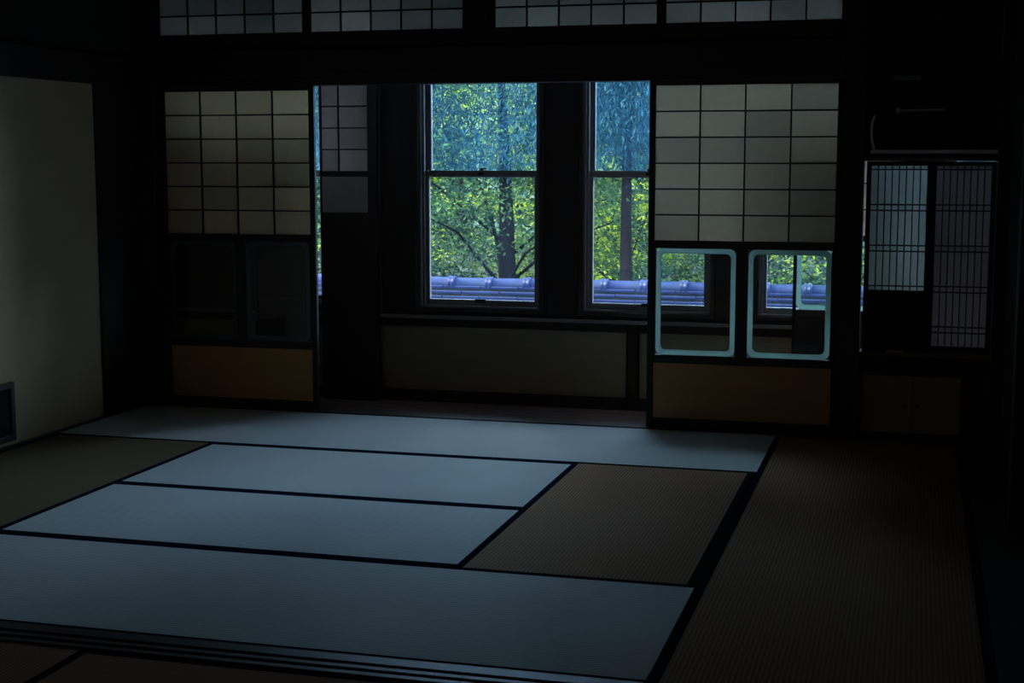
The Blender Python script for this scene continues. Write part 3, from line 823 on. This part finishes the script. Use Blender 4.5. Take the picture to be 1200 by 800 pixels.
LEAF = {
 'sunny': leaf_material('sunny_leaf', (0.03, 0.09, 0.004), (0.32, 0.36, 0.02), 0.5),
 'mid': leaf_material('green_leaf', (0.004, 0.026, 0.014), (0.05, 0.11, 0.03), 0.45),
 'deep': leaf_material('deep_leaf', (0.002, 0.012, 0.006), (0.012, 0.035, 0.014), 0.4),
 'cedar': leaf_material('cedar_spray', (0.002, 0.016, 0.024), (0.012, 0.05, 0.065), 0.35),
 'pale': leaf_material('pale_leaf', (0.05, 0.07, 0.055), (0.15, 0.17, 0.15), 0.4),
}
def tree(name, label, cat, x, y, z0, height, crown_lo, rad, kind, nleaf, size, seed, trunk_r=0.13, bark='bark', clump=0.45, nclump=60, group='trees in the garden', conifer=False, lean=(0,0), bstep=3):
    rng = np.random.RandomState(seed)
    t = thing(name, label, cat, (x, y, z0), group)
    pts = []; rr = []
    for k in range(9):
        f = k/8
        pts.append((lean[0]*f + 0.06*math.sin(f*5+seed)*min(1, f*4), lean[1]*f + 0.06*math.cos(f*4+seed), f*height*0.93)); rr.append(trunk_r*(1.18-0.95*f) if k else trunk_r*1.5)
    bm = bmesh.new(); add_tube(bm, pts, rr, 10)
    cl = []
    for k in range(nclump):
        f = rng.uniform(0, 1)
        if conifer:
            zz = crown_lo + (height-crown_lo)*f; rmax = rad*(1-f*0.85)
            r = rmax*math.sqrt(rng.uniform(0.05, 1)); zz -= r*0.28
        else:
            u = rng.normal(size=3); u /= np.linalg.norm(u); q = rng.uniform(0.35, 1)**0.5
            zz = crown_lo + (height-crown_lo)*(0.5+0.5*u[2]*q); r = rad*q*math.sqrt(max(0.02, 1-(u[2]*q)**2))
        a = rng.uniform(0, 2*math.pi)
        cx = lean[0]*zz/height + r*math.cos(a); cy = lean[1]*zz/height + r*math.sin(a)
        cl.append((cx, cy, zz))
        if k % bstep == 0:
            b0 = max(0.3, zz - r*0.6) if not conifer else zz + r*0.25
            fr = min(0.98, b0/(height*0.93)); px_, py_ = lean[0]*fr, lean[1]*fr
            br = max(0.008, trunk_r*(1-fr)*0.35)
            mid = ((px_+cx)/2, (py_+cy)/2, (b0+zz)/2 + (0.12 if not conifer else 0.05)*r)
            add_tube(bm, [(px_, py_, b0), mid, (cx, cy, zz)], [br, br*0.65, br*0.3], 5)
    obj('trunk', bm, M[bark], t)
    cl = np.array(cl); per = nleaf//len(cl)
    C = []
    for c in cl:
        o = rng.normal(size=(per, 3))*np.array([clump, clump, clump*(0.35 if not conifer else 0.5)])*rng.uniform(0.6, 1.25)
        if conifer:   # drooping sprays
            o[:, 2] -= 0.25*np.abs(o[:, 0]+o[:, 1])
        C.append(c+o)
    C = np.concatenate(C)
    me = leaves_mesh('foliage', C, size, rng, droop=0.9 if conifer else 0.25, aspect=0.22 if conifer else 0.55, flat=0.4)
    o = link('foliage', me, LEAF[kind], t); o['kind'] = 'stuff'
    return t

# the near tree with the dark trunk in the left window
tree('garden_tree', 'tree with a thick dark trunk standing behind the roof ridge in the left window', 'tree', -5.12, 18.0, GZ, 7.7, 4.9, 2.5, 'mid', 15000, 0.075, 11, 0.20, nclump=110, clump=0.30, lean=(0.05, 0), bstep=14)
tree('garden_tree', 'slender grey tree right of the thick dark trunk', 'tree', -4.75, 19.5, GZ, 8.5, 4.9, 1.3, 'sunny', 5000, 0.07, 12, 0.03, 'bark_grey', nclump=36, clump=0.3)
# cedars: dark bluish hanging sprays that fill the upper sashes
for i, (x, y, s, lb) in enumerate(((-6.4, 15.8, 1.0, 'dark bluish cedar whose hanging sprays fill the left window top'), (-4.2, 16.8, 1.1, 'dark bluish cedar between the two bright windows'),
                               (-3.2, 15.8, 0.9, 'dark bluish cedar at the right in the right window'), (-8.8, 17.5, 1.2, 'dark bluish cedar left of the left window view'), (-0.4, 17.0, 1.1, 'dark bluish cedar beyond the twin-paned screen'))):
    tree('cedar_tree', lb, 'tree', x, y, GZ, 9.0+0.7*s, 6.5, 1.9*s, 'cedar', 36000, 0.085, 30+i, 0.10, nclump=80, clump=0.34, conifer=True, lean=(0.2, 0.5))
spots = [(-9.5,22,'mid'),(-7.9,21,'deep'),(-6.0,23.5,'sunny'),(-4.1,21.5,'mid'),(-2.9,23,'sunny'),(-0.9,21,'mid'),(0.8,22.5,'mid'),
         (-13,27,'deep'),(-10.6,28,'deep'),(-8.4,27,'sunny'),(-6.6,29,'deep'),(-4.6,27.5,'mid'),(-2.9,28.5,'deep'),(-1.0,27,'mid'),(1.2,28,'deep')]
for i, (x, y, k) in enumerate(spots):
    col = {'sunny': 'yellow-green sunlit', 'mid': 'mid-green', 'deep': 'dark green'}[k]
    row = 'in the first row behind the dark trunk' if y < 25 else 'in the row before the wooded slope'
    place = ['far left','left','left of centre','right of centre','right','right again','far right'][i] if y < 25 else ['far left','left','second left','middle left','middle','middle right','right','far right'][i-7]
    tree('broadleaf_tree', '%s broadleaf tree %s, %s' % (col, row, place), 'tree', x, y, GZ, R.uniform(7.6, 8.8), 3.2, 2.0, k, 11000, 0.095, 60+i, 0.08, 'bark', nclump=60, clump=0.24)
# dense trees on the slope
for i in range(11):
    x = -19 + i*2.3; y = 33 + (i % 3)*2.2
    tree('slope_tree', '%s tree on the wooded slope, %s from the left' % (('dark green','mid-green','bluish')[i%3], ('one','two','three','four','five','six','seven','eight','nine','ten','eleven')[i]), 'tree',
         x, y, GZ+0.4, 10.6, 1.2, 2.6, ('deep','mid','cedar')[i%3], 7000, 0.20, 90+i, 0.12, nclump=80, clump=0.5)
# sunlit shrubs on the ground below the trees
for i in range(12):
    x = -11.5 + i*1.15; y = 18.6 + (i % 3)*1.0
    k = ('pale', 'sunny', 'mid')[(i+1) % 3]
    tree('garden_shrub', '%s shrub behind the roof ridge, %s in the row' % (('pale grey-green','yellow-green','mid-green')[(i+1)%3], ('first','second','third','fourth','fifth','sixth','seventh','eighth','ninth','tenth','eleventh','twelfth')[i]), 'shrub',
         x, y, GZ, 5.45 + R.uniform(-.3, .4), 1.5, 1.1, k, 5000, 0.065, 120+i, 0.03, 'bark_grey', nclump=40, clump=0.28, group='shrubs behind the ridge')
